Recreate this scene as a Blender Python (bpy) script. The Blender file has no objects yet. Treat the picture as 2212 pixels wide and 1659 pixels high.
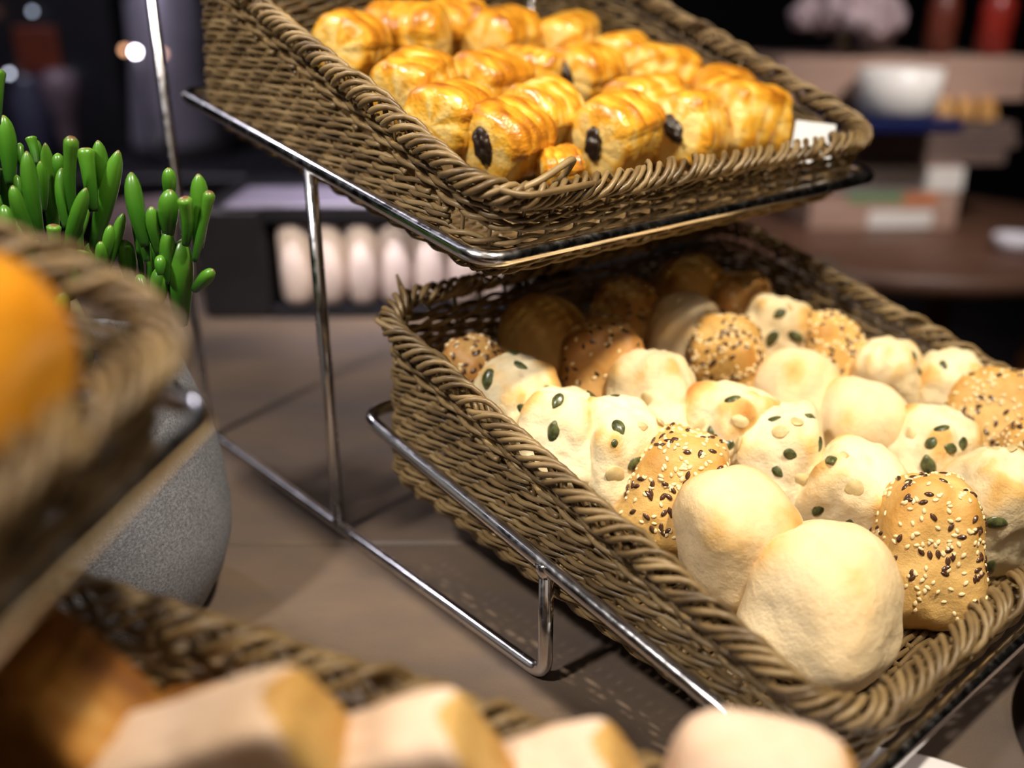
import bpy, math, random
import numpy as np
from mathutils import Matrix, Vector, noise
from mathutils.bvhtree import BVHTree

SC = bpy.context.scene
COL = SC.collection

# ------------------------------------------------------------------ camera
CAM_POS = (-0.28431, -0.30309, 0.33908)
YAW = 0.712595
PITCH, ROLL, FPX = 0.382393, -0.005023, 2067.61
cd = bpy.data.cameras.new('camera')
cam = bpy.data.objects.new('camera', cd)
COL.objects.link(cam)
cam.matrix_world = (Matrix.Translation(CAM_POS) @ Matrix.Rotation(-YAW, 4, 'Z')
                    @ Matrix.Rotation(math.pi / 2 - PITCH, 4, 'X') @ Matrix.Rotation(ROLL, 4, 'Z'))
cd.sensor_width = 36.0
cd.lens = FPX / 2212 * 36.0
cd.clip_start = 0.01
cd.dof.use_dof = True
cd.dof.focus_distance = 0.492
cd.dof.aperture_fstop = 2.9
SC.camera = cam

# ------------------------------------------------------------------ world, lights, exposure
SC.view_settings.view_transform = 'Standard'
SC.view_settings.look = 'None'
SC.view_settings.gamma = 1.0
SC.view_settings.use_curve_mapping = False
SC.view_settings.exposure = 0.1
world = bpy.data.worlds.new('room_air')
SC.world = world
world.use_nodes = True
world.node_tree.nodes['Background'].inputs['Color'].default_value = (0.75, 0.7, 0.9, 1)
world.node_tree.nodes['Background'].inputs['Strength'].default_value = 0.02


def area(name, loc, target, size, power, color, shape='DISK', spread=None):
    ld = bpy.data.lights.new(name, 'AREA')
    ld.shape = shape
    ld.size = size
    ld.energy = power
    ld.color = color
    if spread:
        ld.spread = spread
    o = bpy.data.objects.new(name, ld)
    COL.objects.link(o)
    o.location = loc
    o.rotation_euler = (Vector(target) - Vector(loc)).to_track_quat('-Z', 'Y').to_euler()
    return o


area('ceiling_spot_warm', (0.06, -0.50, 1.50), (0.14, 0.08, 0.12), 0.12, 4.9, (1.0, 0.88, 0.69), spread=math.radians(75))
area('ceiling_spot_aisle', (-1.05, 0.05, 1.45), (0.0, 0.22, 0.22), 0.14, 1.7, (1.0, 0.93, 0.86), spread=math.radians(45))
area('ceiling_spot_front', (-0.05, -0.85, 1.55), (-0.15, -0.15, 0.1), 0.16, 0.55, (1.0, 0.86, 0.76), spread=math.radians(60))
area('added_fill_aisle', (-0.9, -1.2, 1.35), (0.1, 0.1, 0.1), 1.2, 1.7, (1.0, 0.82, 0.64), 'SQUARE')  # added fill from behind the camera, lifts the shaded rolls
area('added_fill_overhead', (0.1, 0.5, 1.95), (0.1, 0.5, 0.0), 1.6, 0.4, (1.0, 0.9, 0.9), 'SQUARE')  # added weak overhead fill, stands for the room's other ceiling lights
for k, (x, y) in enumerate(((-1.5, 0.2), (-1.1, 1.3), (-0.3, 2.2))):
    st = area('added_chrome_strip', (x, y, 1.75), (0.0, 0.3, 0.1), 0.16, 1.1, (0.90, 0.87, 1.0), 'RECTANGLE')  # added strips, something bright for the chrome rods to mirror
    st.data.size_y = 1.1
area('added_spot_shelves', (0.985, -0.21, 1.25), (1.72, 0.73, 0.05), 0.16, 1.7, (1.0, 0.9, 0.88), spread=math.radians(45))  # added to brighten the display in the right background
area('ceiling_spot_back', (-0.10, 1.40, 1.38), (0.0, 0.2, 0.1), 0.16, 1.2, (0.92, 0.88, 1.0), spread=math.radians(110))
area('added_spot_cups', (0.0, 0.3, 1.8), (0.37, 0.63, 0.06), 0.15, 0.7, (1.0, 0.94, 1.0), spread=math.radians(17))  # added to put light on the cups in the rack
area('added_spot_counter', (-0.2, 1.4, 1.9), (0.75, 1.85, 0.1), 0.2, 5.0, (0.9, 0.86, 1.0), spread=math.radians(90))  # added to brighten the urn and the far counter

# ---- measured layout (metres, in the frame of the basket or the pot)
ROLLS = [
(1, 0.0849, 0.0642, 0.0367, 0.0712, 0.0696, []),
(2, 0.0853, 0.1146, 0.0447, 0.067, 0.0713, []),
(3, 0.1683, 0.0575, 0.036, 0.0617, 0.0741, []),
(4, 0.0885, 0.1624, 0.0524, 0.0605, 0.0585, []),
(5, 0.164, 0.1493, 0.0503, 0.0586, 0.0572, [(-0.29, 0.01, 0.96, 'g'), (0.2, -0.33, 0.92, 'g'), (-0.18, -0.32, 0.93, 'c'), (-0.48, -0.25, 0.84, 'c'), (-0.82, 0.33, 0.46, 'r'), (-0.07, -0.74, 0.67, 'g'), (-0.56, -0.58, 0.59, 'f'), (-0.82, -0.51, 0.26, 'g'), (-0.48, -0.86, 0.16, 'c')]),
(6, 0.1749, 0.1046, 0.0431, 0.0578, 0.0578, [(-0.43, 0.06, 0.9, 'b'), (-0.59, 0.16, 0.79, 'g'), (-0.71, -0.31, 0.63, 'r'), (-0.99, 0.14, -0.0, 'g'), (-0.85, -0.52, -0.08, 'g')]),
(7, 0.2497, 0.0992, 0.0463, 0.055, 0.0542, [(-0.37, -0.26, 0.89, 'g'), (-0.68, -0.27, 0.68, 'f'), (-0.86, -0.4, 0.3, 'G'), (-0.49, -0.59, 0.65, 'g'), (-0.13, -0.7, 0.7, 'f'), (-0.64, 0.24, 0.73, 'c')]),
(8, 0.2353, 0.0534, 0.0388, 0.0569, 0.0641, [(-0.83, -0.49, 0.27, 'G'), (-0.55, -0.48, -0.68, 'G')]),
(9, 0.0814, 0.1992, 0.0583, 0.0534, 0.0552, [(-0.44, -0.28, 0.85, 'g'), (0.38, -0.51, 0.77, 'c'), (-0.06, -0.51, 0.86, 'b'), (-0.64, -0.41, 0.65, 's'), (-0.43, -0.84, 0.34, 'g'), (-0.78, -0.61, 0.11, 'r')]),
(10, 0.0633, 0.2287, 0.063, 0.0519, 0.0506, [(-0.33, -0.14, 0.93, 'g'), (-0.73, -0.39, 0.57, 'G'), (0.32, -0.65, 0.69, 'c'), (0.72, -0.37, 0.58, 'g')]),
(11, 0.1422, 0.2291, 0.0631, 0.0614, 0.0535, [(0.36, -0.87, 0.35, 'g'), (-0.78, -0.46, 0.43, 'c')]),
(12, 0.1582, 0.184, 0.0558, 0.0562, 0.0539, [(-0.9, 0.07, 0.44, 'c'), (-0.37, -0.29, 0.88, 'g'), (-0.89, -0.26, 0.38, 'g'), (-0.52, -0.59, 0.62, 'c'), (-0.76, -0.61, 0.22, 'g')]),
(13, 0.2405, 0.1405, 0.0521, 0.0584, 0.0502, []),
(14, 0.233, 0.1839, 0.0585, 0.0544, 0.0559, []),
(15, 0.2243, 0.236, 0.0661, 0.0583, 0.0545, []),
(16, 0.2813, 0.2364, 0.0707, 0.053, 0.053, [(-0.85, -0.43, 0.31, 'G'), (-0.44, -0.8, 0.41, 'G'), (-0.5, -0.31, 0.81, 'g'), (-0.02, -0.75, 0.66, 'g'), (-0.24, -0.36, 0.9, 'b')]),
(17, 0.2949, 0.1973, 0.0656, 0.0495, 0.0556, []),
(18, 0.3049, 0.1596, 0.0603, 0.0504, 0.0526, [(-0.18, -0.53, 0.83, 'f'), (0.01, -0.81, 0.59, 'g')]),
(19, 0.329, 0.1266, 0.057, 0.0515, 0.0506, [(-0.61, -0.5, 0.62, 'c'), (-0.55, 0.09, 0.83, 'f')]),
(20, 0.3275, 0.0923, 0.0514, 0.0634, 0.0558, []),
(21, 0.2985, 0.0504, 0.0439, 0.0562, 0.0534, []),
(22, 0.0615, 0.2677, 0.0692, 0.0512, 0.0485, [(-0.69, 0.1, 0.72, 'G'), (-0.05, -0.19, 0.98, 'g'), (0.25, -0.75, 0.61, 'c'), (-0.5, -0.8, 0.33, 'g')]),
(23, 0.1373, 0.2702, 0.0696, 0.0645, 0.0525, []),
(24, 0.2215, 0.2722, 0.0717, 0.0552, 0.0504, []),
(25, 0.126, 0.3106, 0.0761, 0.0648, 0.0509, []),
(26, 0.2012, 0.3115, 0.0763, 0.0529, 0.0496, []),
(27, 0.2672, 0.3108, 0.0815, 0.0541, 0.0541, []),
(28, 0.2869, 0.2734, 0.0771, 0.0567, 0.0515, []),
(29, 0.0603, 0.3052, 0.0752, 0.0403, 0.0417, [])]
PASTRIES = [
('A', 0.0958, 0.1011, 0.0432, 0.0512, 0.0401),
('B', 0.1756, 0.0868, 0.041, 0.0607, 0.0489),
('C', 0.2383, 0.0787, 0.0413, 0.053, 0.0468),
('D', 0.2965, 0.0746, 0.0431, 0.0589, 0.0507),
('E', 0.0783, 0.1335, 0.048, 0.0434, 0.0392),
('F', 0.1449, 0.1239, 0.0466, 0.0475, 0.0327),
('A2', 0.1128, 0.0695, 0.0384, 0.0259, 0.03),
('G', 0.236, 0.1184, 0.0472, 0.058, 0.0354),
('H', 0.0851, 0.181, 0.0552, 0.0472, 0.0339),
('I', 0.1447, 0.1777, 0.0547, 0.0514, 0.0343),
('J', 0.2373, 0.1795, 0.0564, 0.0508, 0.039),
('K', 0.2982, 0.1632, 0.0564, 0.0598, 0.0394),
('L', 0.1355, 0.2628, 0.0674, 0.0614, 0.0481),
('M', 0.2099, 0.2434, 0.0649, 0.0592, 0.0488),
('N', 0.2681, 0.2363, 0.0662, 0.0653, 0.0399),
('O', 0.0844, 0.254, 0.0661, 0.044, 0.0362),
('P', 0.1972, 0.2848, 0.0707, 0.0463, 0.0356),
('Q', 0.2834, 0.1915, 0.0601, 0.0462, 0.0373),
('S', 0.3142, 0.1112, 0.0492, 0.0548, 0.0359),
('T', 0.1954, 0.1914, 0.0567, 0.0264, 0.033)]
POT = (-0.1552, 0.2283, 0.0)
LEAVES = [
(0.0035, 0.0133, 0.286, -0.0, 0.0125, 0.2517, 0.0072),
(0.0098, 0.0174, 0.2714, 0.0078, 0.0121, 0.2594, 0.0039),
(0.0137, 0.0117, 0.2748, 0.0128, 0.0057, 0.2613, 0.0047),
(0.0042, -0.0137, 0.271, 0.0034, -0.0124, 0.2292, 0.0066),
(0.0164, 0.0125, 0.2729, 0.016, 0.0105, 0.2621, 0.0036),
(0.0176, 0.0015, 0.2722, 0.0151, 0.0097, 0.2154, 0.0064),
(0.0113, -0.007, 0.2646, 0.0098, -0.0017, 0.2386, 0.0046),
(0.0204, -0.0069, 0.2678, 0.0191, -0.007, 0.2536, 0.0051),
(0.0208, -0.0326, 0.2781, 0.0173, -0.0251, 0.2386, 0.0057),
(0.0302, -0.0197, 0.2707, 0.0277, -0.0242, 0.2396, 0.0072),
(0.037, -0.0196, 0.2738, 0.0363, -0.0136, 0.2385, 0.0068),
(0.0446, -0.0253, 0.2686, 0.0296, -0.0067, 0.2151, 0.0081),
(0.0223, -0.0363, 0.2538, 0.0109, -0.0205, 0.2164, 0.0062),
(0.0174, -0.0197, 0.2621, 0.0139, -0.0225, 0.2327, 0.0058),
(-0.007, -0.0214, 0.2566, -0.0023, -0.021, 0.229, 0.0057),
(0.0004, 0.0313, 0.2579, 0.0019, 0.0241, 0.214, 0.0079),
(-0.001, -0.0125, 0.2273, -0.0004, -0.0203, 0.2166, 0.0068),
(0.0365, -0.0421, 0.2403, 0.0257, -0.0356, 0.2106, 0.005),
(0.0402, -0.0509, 0.2613, 0.0395, -0.0572, 0.2254, 0.007),
(0.0428, -0.0385, 0.2583, 0.0403, -0.0438, 0.2078, 0.0034),
(0.0645, -0.0364, 0.259, 0.0639, -0.0327, 0.2412, 0.0061),
(0.0517, -0.0685, 0.2537, 0.0502, -0.062, 0.2304, 0.0082),
(0.0539, -0.0783, 0.2511, 0.0542, -0.0717, 0.2264, 0.0061),
(0.0642, -0.0741, 0.2606, 0.0601, -0.0723, 0.2239, 0.0075),
(0.0654, -0.0826, 0.2531, 0.0553, -0.0767, 0.2187, 0.0049),
(0.0441, -0.0604, 0.2453, 0.0452, -0.0583, 0.2212, 0.0058),
(0.0477, -0.0468, 0.2326, 0.0474, -0.0462, 0.2141, 0.0038),
(0.0494, -0.0629, 0.2333, 0.0466, -0.0601, 0.2056, 0.0067),
(0.056, -0.064, 0.2278, 0.0531, -0.0545, 0.1813, 0.0105),
(0.0358, -0.0392, 0.2262, 0.0372, -0.0328, 0.1998, 0.0075),
(0.0472, -0.0426, 0.2241, 0.043, -0.0444, 0.1976, 0.0047),
(0.0444, -0.0624, 0.2212, 0.0421, -0.0649, 0.2118, 0.0046),
(0.0463, -0.0572, 0.2139, 0.0426, -0.0553, 0.1947, 0.0078),
(0.0599, -0.0878, 0.2158, 0.0539, -0.0754, 0.204, 0.0056),
(0.037, -0.0486, 0.2094, 0.0362, -0.0551, 0.2039, 0.0043),
(0.0272, -0.0428, 0.2092, 0.0247, -0.0447, 0.203, 0.0032),
(0.0018, 0.0034, 0.2577, 0.0005, -0.0025, 0.2417, 0.0038),
(0.028, -0.0455, 0.2361, 0.0226, -0.0386, 0.2135, 0.005),
(-0.0084, -0.0022, 0.2446, -0.0092, -0.0059, 0.2249, 0.0059),
(0.0161, -0.0359, 0.2236, 0.0125, -0.0367, 0.2132, 0.005),
(-0.0008, 0.0253, 0.2808, -0.0048, 0.0231, 0.2456, 0.0069),
(0.0012, -0.0032, 0.3089, -0.0048, -0.0051, 0.2837, 0.0056),
(-0.012, 0.0006, 0.2743, -0.0147, 0.0055, 0.2341, 0.0066),
(0.0215, -0.0233, 0.2454, 0.0173, -0.0263, 0.2216, 0.0059),
(0.0424, -0.0491, 0.2464, 0.0403, -0.054, 0.2169, 0.005),
(0.0078, -0.0229, 0.2354, 0.0072, -0.0194, 0.2168, 0.0059),
(0.0223, -0.0442, 0.2284, 0.0214, -0.0383, 0.2102, 0.005),
(-0.0135, -0.0016, 0.288, -0.016, 0.0061, 0.2427, 0.0065)]
ST2 = (0.7382742735936013, (-0.4099, -0.3112, 0.0))

# ------------------------------------------------------------------ materials
def mat(name):
    m = bpy.data.materials.new(name)
    m.use_nodes = True
    nt = m.node_tree
    return m, nt, nt.nodes['Principled BSDF']


def node(nt, t, **kw):
    n = nt.nodes.new(t)
    for k, v in kw.items():
        setattr(n, k, v)
    return n


def noise_tex(nt, scale, detail=4, rough=0.5, stretch=None, coord='Object'):
    tc = node(nt, 'ShaderNodeTexCoord')
    src = tc.outputs[coord]
    if stretch:
        mp = node(nt, 'ShaderNodeMapping')
        mp.inputs['Scale'].default_value = stretch
        nt.links.new(src, mp.inputs['Vector'])
        src = mp.outputs['Vector']
    n = node(nt, 'ShaderNodeTexNoise')
    n.inputs['Scale'].default_value = scale
    n.inputs['Detail'].default_value = detail
    n.inputs['Roughness'].default_value = rough
    nt.links.new(src, n.inputs['Vector'])
    return n.outputs['Fac']


def ramp(nt, fac, stops):
    r = node(nt, 'ShaderNodeValToRGB')
    e = r.color_ramp.elements
    while len(e) < len(stops):
        e.new(0.5)
    for i, (p, c) in enumerate(stops):
        e[i].position = p
        e[i].color = (*c, 1)
    nt.links.new(fac, r.inputs['Fac'])
    return r.outputs['Color']


def math_node(nt, op, a, b=0.0, clamp=False):
    n = node(nt, 'ShaderNodeMath', operation=op, use_clamp=clamp)
    for i, v in enumerate((a, b)):
        if isinstance(v, (int, float)):
            n.inputs[i].default_value = v
        else:
            nt.links.new(v, n.inputs[i])
    return n.outputs[0]


def bump(nt, b, height, strength, dist=0.001):
    n = node(nt, 'ShaderNodeBump')
    n.inputs['Strength'].default_value = strength
    n.inputs['Distance'].default_value = dist
    nt.links.new(height, n.inputs['Height'])
    nt.links.new(n.outputs['Normal'], b.inputs['Normal'])


def plain(name, col, rough=0.5, metal=0.0, var=0.15, scale=30, coat=0.0, bumps=0.0):
    m, nt, b = mat(name)
    f = noise_tex(nt, scale)
    lo = tuple(c * (1 - var) for c in col)
    hi = tuple(min(1, c * (1 + var)) for c in col)
    nt.links.new(ramp(nt, f, [(0.3, lo), (0.7, hi)]), b.inputs['Base Color'])
    b.inputs['Roughness'].default_value = rough
    b.inputs['Metallic'].default_value = metal
    b.inputs['Coat Weight'].default_value = coat
    if bumps:
        bump(nt, b, f, bumps)
    return m


def attr(nt, name):
    n = node(nt, 'ShaderNodeAttribute', attribute_name=name)
    return n.outputs['Fac']


def rand_shift(nt, fac, amount):
    oi = node(nt, 'ShaderNodeObjectInfo')
    d = math_node(nt, 'MULTIPLY', math_node(nt, 'SUBTRACT', oi.outputs['Random'], 0.5), amount)
    return math_node(nt, 'ADD', fac, d, True)


def wicker_mat():
    m, nt, b = mat('wicker')
    f = rand_shift(nt, noise_tex(nt, 45, 3), 0.35)
    nt.links.new(ramp(nt, f, [(0.2, (0.082, 0.050, 0.021)), (0.5, (0.180, 0.116, 0.048)), (0.85, (0.31, 0.215, 0.098))]), b.inputs['Base Color'])
    b.inputs['Roughness'].default_value = 0.42
    b.inputs['Specular IOR Level'].default_value = 0.45
    bump(nt, b, noise_tex(nt, 900, 2), 0.15, 0.0004)
    return m


def chrome_mat():
    m, nt, b = mat('chrome')
    f = noise_tex(nt, 60, 5)
    nt.links.new(ramp(nt, f, [(0.3, (0.72, 0.71, 0.72)), (0.7, (0.82, 0.81, 0.82))]), b.inputs['Base Color'])
    b.inputs['Metallic'].default_value = 1.0
    nt.links.new(ramp(nt, noise_tex(nt, 180, 4), [(0.35, (0.13,) * 3), (0.75, (0.30,) * 3)]), b.inputs['Roughness'])
    return m


def crust_mat(name, stops, rough=0.6, bmp=0.35, fine=260, spec=0.3, shift=0.12, sss=0.0):
    m, nt, b = mat(name)
    f = math_node(nt, 'ADD', attr(nt, 'bake'), math_node(nt, 'MULTIPLY', math_node(nt, 'SUBTRACT', noise_tex(nt, 55, 5, 0.6), 0.5), 0.5))
    f = rand_shift(nt, f, shift)
    nt.links.new(ramp(nt, f, stops), b.inputs['Base Color'])
    b.inputs['Roughness'].default_value = rough
    b.inputs['Specular IOR Level'].default_value = spec
    if sss:
        b.inputs['Subsurface Weight'].default_value = sss
        b.inputs['Subsurface Radius'].default_value = (0.004, 0.002, 0.001)
        b.inputs['Subsurface Scale'].default_value = 1.0
    bump(nt, b, noise_tex(nt, fine, 6, 0.65), bmp, 0.0012)
    return m


def glaze_mat():
    m, nt, b = mat('egg_glaze')
    f = math_node(nt, 'ADD', attr(nt, 'bake'), math_node(nt, 'MULTIPLY', math_node(nt, 'SUBTRACT', noise_tex(nt, 70, 5, 0.6), 0.5), 0.7))
    f = rand_shift(nt, f, 0.25)
    nt.links.new(ramp(nt, f, [(0.0, (0.88, 0.62, 0.20)), (0.22, (0.80, 0.42, 0.040)), (0.5, (0.62, 0.25, 0.015)), (0.9, (0.30, 0.09, 0.008))]), b.inputs['Base Color'])
    b.inputs['Roughness'].default_value = 0.30
    b.inputs['Specular IOR Level'].default_value = 0.55
    b.inputs['Coat Weight'].default_value = 0.35
    b.inputs['Coat Roughness'].default_value = 0.18
    h = math_node(nt, 'ADD', noise_tex(nt, 150, 3, 0.55, (0.35, 1.0, 1.0)), math_node(nt, 'MULTIPLY', noise_tex(nt, 420, 3), 0.3))
    bump(nt, b, h, 0.55, 0.003)
    return m


def leaf_mat():
    m, nt, b = mat('succulent_leaf')
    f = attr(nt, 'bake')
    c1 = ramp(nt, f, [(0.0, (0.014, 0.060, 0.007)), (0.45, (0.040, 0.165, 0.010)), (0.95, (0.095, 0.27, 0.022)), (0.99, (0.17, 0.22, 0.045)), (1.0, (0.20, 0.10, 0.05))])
    mx = node(nt, 'ShaderNodeMixRGB', blend_type='MULTIPLY')
    mx.inputs['Fac'].default_value = 0.6
    nt.links.new(c1, mx.inputs['Color1'])
    nt.links.new(ramp(nt, rand_shift(nt, noise_tex(nt, 60, 4), 0.5), [(0.2, (0.55, 0.6, 0.5)), (0.8, (1.0, 1.0, 0.9))]), mx.inputs['Color2'])
    nt.links.new(mx.outputs['Color'], b.inputs['Base Color'])
    b.inputs['Roughness'].default_value = 0.32
    b.inputs['Subsurface Weight'].default_value = 0.25
    b.inputs['Subsurface Radius'].default_value = (0.002, 0.004, 0.001)
    b.inputs['Subsurface Scale'].default_value = 1.0
    bump(nt, b, noise_tex(nt, 350, 3), 0.15, 0.0006)
    return m


def table_mat():
    m, nt, b = mat('table_laminate')
    f = noise_tex(nt, 5.5, 6, 0.6, (1, 2.2, 1))
    g = noise_tex(nt, 900, 2)
    s = math_node(nt, 'ADD', f, math_node(nt, 'MULTIPLY', math_node(nt, 'SUBTRACT', g, 0.5), 0.25))
    nt.links.new(ramp(nt, s, [(0.30, (0.088, 0.071, 0.067)), (0.5, (0.125, 0.091, 0.069)), (0.7, (0.165, 0.114, 0.076))]), b.inputs['Base Color'])
    b.inputs['Roughness'].default_value = 0.5
    b.inputs['Specular IOR Level'].default_value = 0.35
    bump(nt, b, g, 0.08, 0.0004)
    return m


def stone_mat():
    m, nt, b = mat('grey_stoneware')
    g = noise_tex(nt, 700, 3, 0.7)
    s = math_node(nt, 'ADD', math_node(nt, 'MULTIPLY', g, 0.8), math_node(nt, 'MULTIPLY', noise_tex(nt, 14, 4), 0.3))
    nt.links.new(ramp(nt, s, [(0.36, (0.085, 0.088, 0.102)), (0.56, (0.205, 0.212, 0.245)), (0.78, (0.38, 0.39, 0.44))]), b.inputs['Base Color'])
    b.inputs['Roughness'].default_value = 0.75
    bump(nt, b, g, 0.3, 0.0006)
    return m


def wood_mat(name, a, c, scale=6):
    m, nt, b = mat(name)
    f = noise_tex(nt, scale, 5, 0.6, (1, 9, 9))
    nt.links.new(ramp(nt, f, [(0.3, a), (0.7, c)]), b.inputs['Base Color'])
    b.inputs['Roughness'].default_value = 0.45
    return m


def glow_mat(name, col, strength):
    m, nt, b = mat(name)
    b.inputs['Base Color'].default_value = (*col, 1)
    b.inputs['Emission Color'].default_value = (*col, 1)
    b.inputs['Emission Strength'].default_value = strength
    return m


WICKER = wicker_mat()
CHROME = chrome_mat()
PLAIN_ROLL = crust_mat('plain_crust', [(0.0, (0.86, 0.69, 0.43)), (0.38, (0.82, 0.60, 0.32)), (0.66, (0.70, 0.43, 0.15)), (0.95, (0.44, 0.18, 0.03))], 0.66, 0.65, 300, sss=0.03)
PALE_ROLL = crust_mat('pale_crust', [(0.0, (0.86, 0.74, 0.49)), (0.40, (0.84, 0.67, 0.39)), (0.64, (0.72, 0.45, 0.15)), (0.98, (0.47, 0.20, 0.04))], 0.68, 0.85, 220, sss=0.03)
GOLD_ROLL = crust_mat('golden_crust', [(0.0, (0.74, 0.47, 0.16)), (0.4, (0.62, 0.34, 0.085)), (0.7, (0.46, 0.21, 0.04)), (1.0, (0.26, 0.09, 0.015))], 0.5, 0.7, 200, 0.4)
DARK_ROLL = crust_mat('brown_crust', [(0.0, (0.60, 0.35, 0.12)), (0.4, (0.48, 0.23, 0.055)), (0.7, (0.35, 0.14, 0.03)), (1.0, (0.2, 0.07, 0.015))], 0.5, 0.4, 200, 0.4)
FLOURED = crust_mat('floured_crumb', [(0.0, (0.80, 0.60, 0.46)), (0.45, (0.76, 0.54, 0.38)), (0.75, (0.62, 0.36, 0.15)), (1.0, (0.42, 0.19, 0.05))], 0.75, 0.3)
CRUST = crust_mat('bread_crust', [(0.0, (0.62, 0.39, 0.13)), (0.5, (0.44, 0.20, 0.035)), (1.0, (0.18, 0.065, 0.012))], 0.55, 0.3)
BRIOCHE = crust_mat('shiny_orange_crust', [(0.0, (0.80, 0.36, 0.03)), (0.5, (0.72, 0.27, 0.015)), (1.0, (0.42, 0.12, 0.01))], 0.22, 0.2, 120, 0.6)
GLAZE = glaze_mat()
CHOC = plain('dark_chocolate', (0.020, 0.011, 0.008), 0.35, var=0.5, scale=300, bumps=0.8)
SEED_GREEN = plain('pumpkin_seed_green', (0.070, 0.080, 0.028), 0.3, var=0.75, scale=330, coat=0.3, bumps=0.4)
SEED_CREAM = plain('pumpkin_seed_cream', (0.62, 0.47, 0.22), 0.5, var=0.2, scale=200)
SESAME = plain('sesame_seed', (0.86, 0.68, 0.38), 0.4, var=0.1, scale=300)
FLAX = plain('flax_seed', (0.085, 0.038, 0.020), 0.22, var=0.4, scale=300, coat=0.3)
LEAF = leaf_mat()
STEM = plain('stem_bark', (0.16, 0.13, 0.06), 0.7, var=0.3, scale=120, bumps=0.4)
SOIL = plain('soil', (0.03, 0.02, 0.014), 0.9, var=0.5, scale=200, bumps=1.0)
TABLE = table_mat()
STONE = stone_mat()
BLACK = plain('black_lacquer', (0.010, 0.009, 0.012), 0.45, var=0.2)
BLACKWALL = plain('black_wall', (0.012, 0.011, 0.014), 0.8, var=0.2, scale=3)
FLOOR = plain('dark_floor', (0.035, 0.028, 0.028), 0.6, var=0.25, scale=4)
WHITE = plain('white_ceramic', (0.80, 0.78, 0.82), 0.25, var=0.03)
PAPER = plain('white_paper', (0.85, 0.86, 0.88), 0.7, var=0.03)
CUP = plain('ivory_paper', (0.66, 0.53, 0.47), 0.6, var=0.06)
GREYTOP = plain('lilac_grey_top', (0.17, 0.15, 0.21), 0.4, var=0.1)
STEEL = plain('brushed_steel', (0.22, 0.20, 0.25), 0.5, metal=0.3, var=0.1)
WALNUT = wood_mat('walnut', (0.085, 0.040, 0.024), (0.17, 0.085, 0.05))
ORANGEWOOD = wood_mat('orange_wood', (0.22, 0.075, 0.018), (0.33, 0.12, 0.03))
PALEWOOD = wood_mat('pale_wood', (0.36, 0.23, 0.17), (0.46, 0.31, 0.23))
GREYWOOD = wood_mat('grey_wood', (0.12, 0.085, 0.07), (0.20, 0.14, 0.11))
BLUE = plain('navy_enamel', (0.003, 0.008, 0.055), 0.35, var=0.1)
IVORY = plain('ivory_enamel', (0.72, 0.70, 0.63), 0.4, var=0.04)
PINKBLOOM = plain('dusty_pink_petal', (0.42, 0.32, 0.33), 0.8, var=0.3, scale=40)
RED = plain('red_lacquer', (0.30, 0.025, 0.015), 0.3, var=0.3)
RUST = plain('rust_glaze', (0.14, 0.03, 0.015), 0.4, var=0.3)
GREENINK = plain('green_print', (0.16, 0.28, 0.13), 0.6, var=0.1)
ORANGEINK = plain('orange_print', (0.55, 0.2, 0.08), 0.6, var=0.1)
MAUVE = plain('mauve_glaze', (0.16, 0.11, 0.13), 0.4, var=0.2)


# ------------------------------------------------------------------ mesh helpers
def mesh(name, v, f, smooth=True, bake=None, ms=None, mi=None):
    me = bpy.data.meshes.new(name)
    me.from_pydata([tuple(map(float, p)) for p in v], [], [tuple(map(int, q)) for q in f])
    if smooth:
        me.polygons.foreach_set('use_smooth', [True] * len(me.polygons))
    if bake is not None:
        a = me.attributes.new('bake', 'FLOAT', 'POINT')
        a.data.foreach_set('value', np.asarray(bake, dtype=np.float32))
    for m in (ms or []):
        me.materials.append(m)
    if mi is not None:
        me.polygons.foreach_set('material_index', np.asarray(mi, dtype=np.int32))
    me.update()
    return me


def obj(name, me, parent=None, loc=None, m=None, kind=None, label=None):
    o = bpy.data.objects.new(name, me)
    COL.objects.link(o)
    if parent is not None:
        o.parent = parent
    if loc is not None:
        o.location = loc
    if m is not None:
        o.matrix_local = m
    if kind:
        o['kind'] = kind
    if label:
        o['label'] = label
    return o


def thing(name, label, cat, m=None, group=None, me=None):
    o = bpy.data.objects.new(name, me)
    COL.objects.link(o)
    if m is not None:
        o.matrix_world = m
    o['label'] = label
    o['category'] = cat
    if group:
        o['group'] = group
    return o


def copy_tree(o, parent=None, m=None):
    c = o.copy()
    COL.objects.link(c)
    if parent is not None:
        c.parent = parent
        c.matrix_parent_inverse = o.matrix_parent_inverse
    if m is not None:
        c.matrix_world = m
    for ch in list(o.children):
        copy_tree(ch, c)
    return c


class MB:
    def __init__(self):
        self.v, self.f, self.n, self.mi = [], [], 0, []

    def add(self, v, f, mi=0):
        k = self.n
        self.v.extend(v)
        self.f.extend([tuple(i + k for i in q) for q in f])
        self.mi.extend([mi] * len(f))
        self.n += len(v)
        return self

    def mesh(self, name, ms, smooth=True, bake=None):
        return mesh(name, self.v, self.f, smooth, bake, ms, self.mi)


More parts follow.
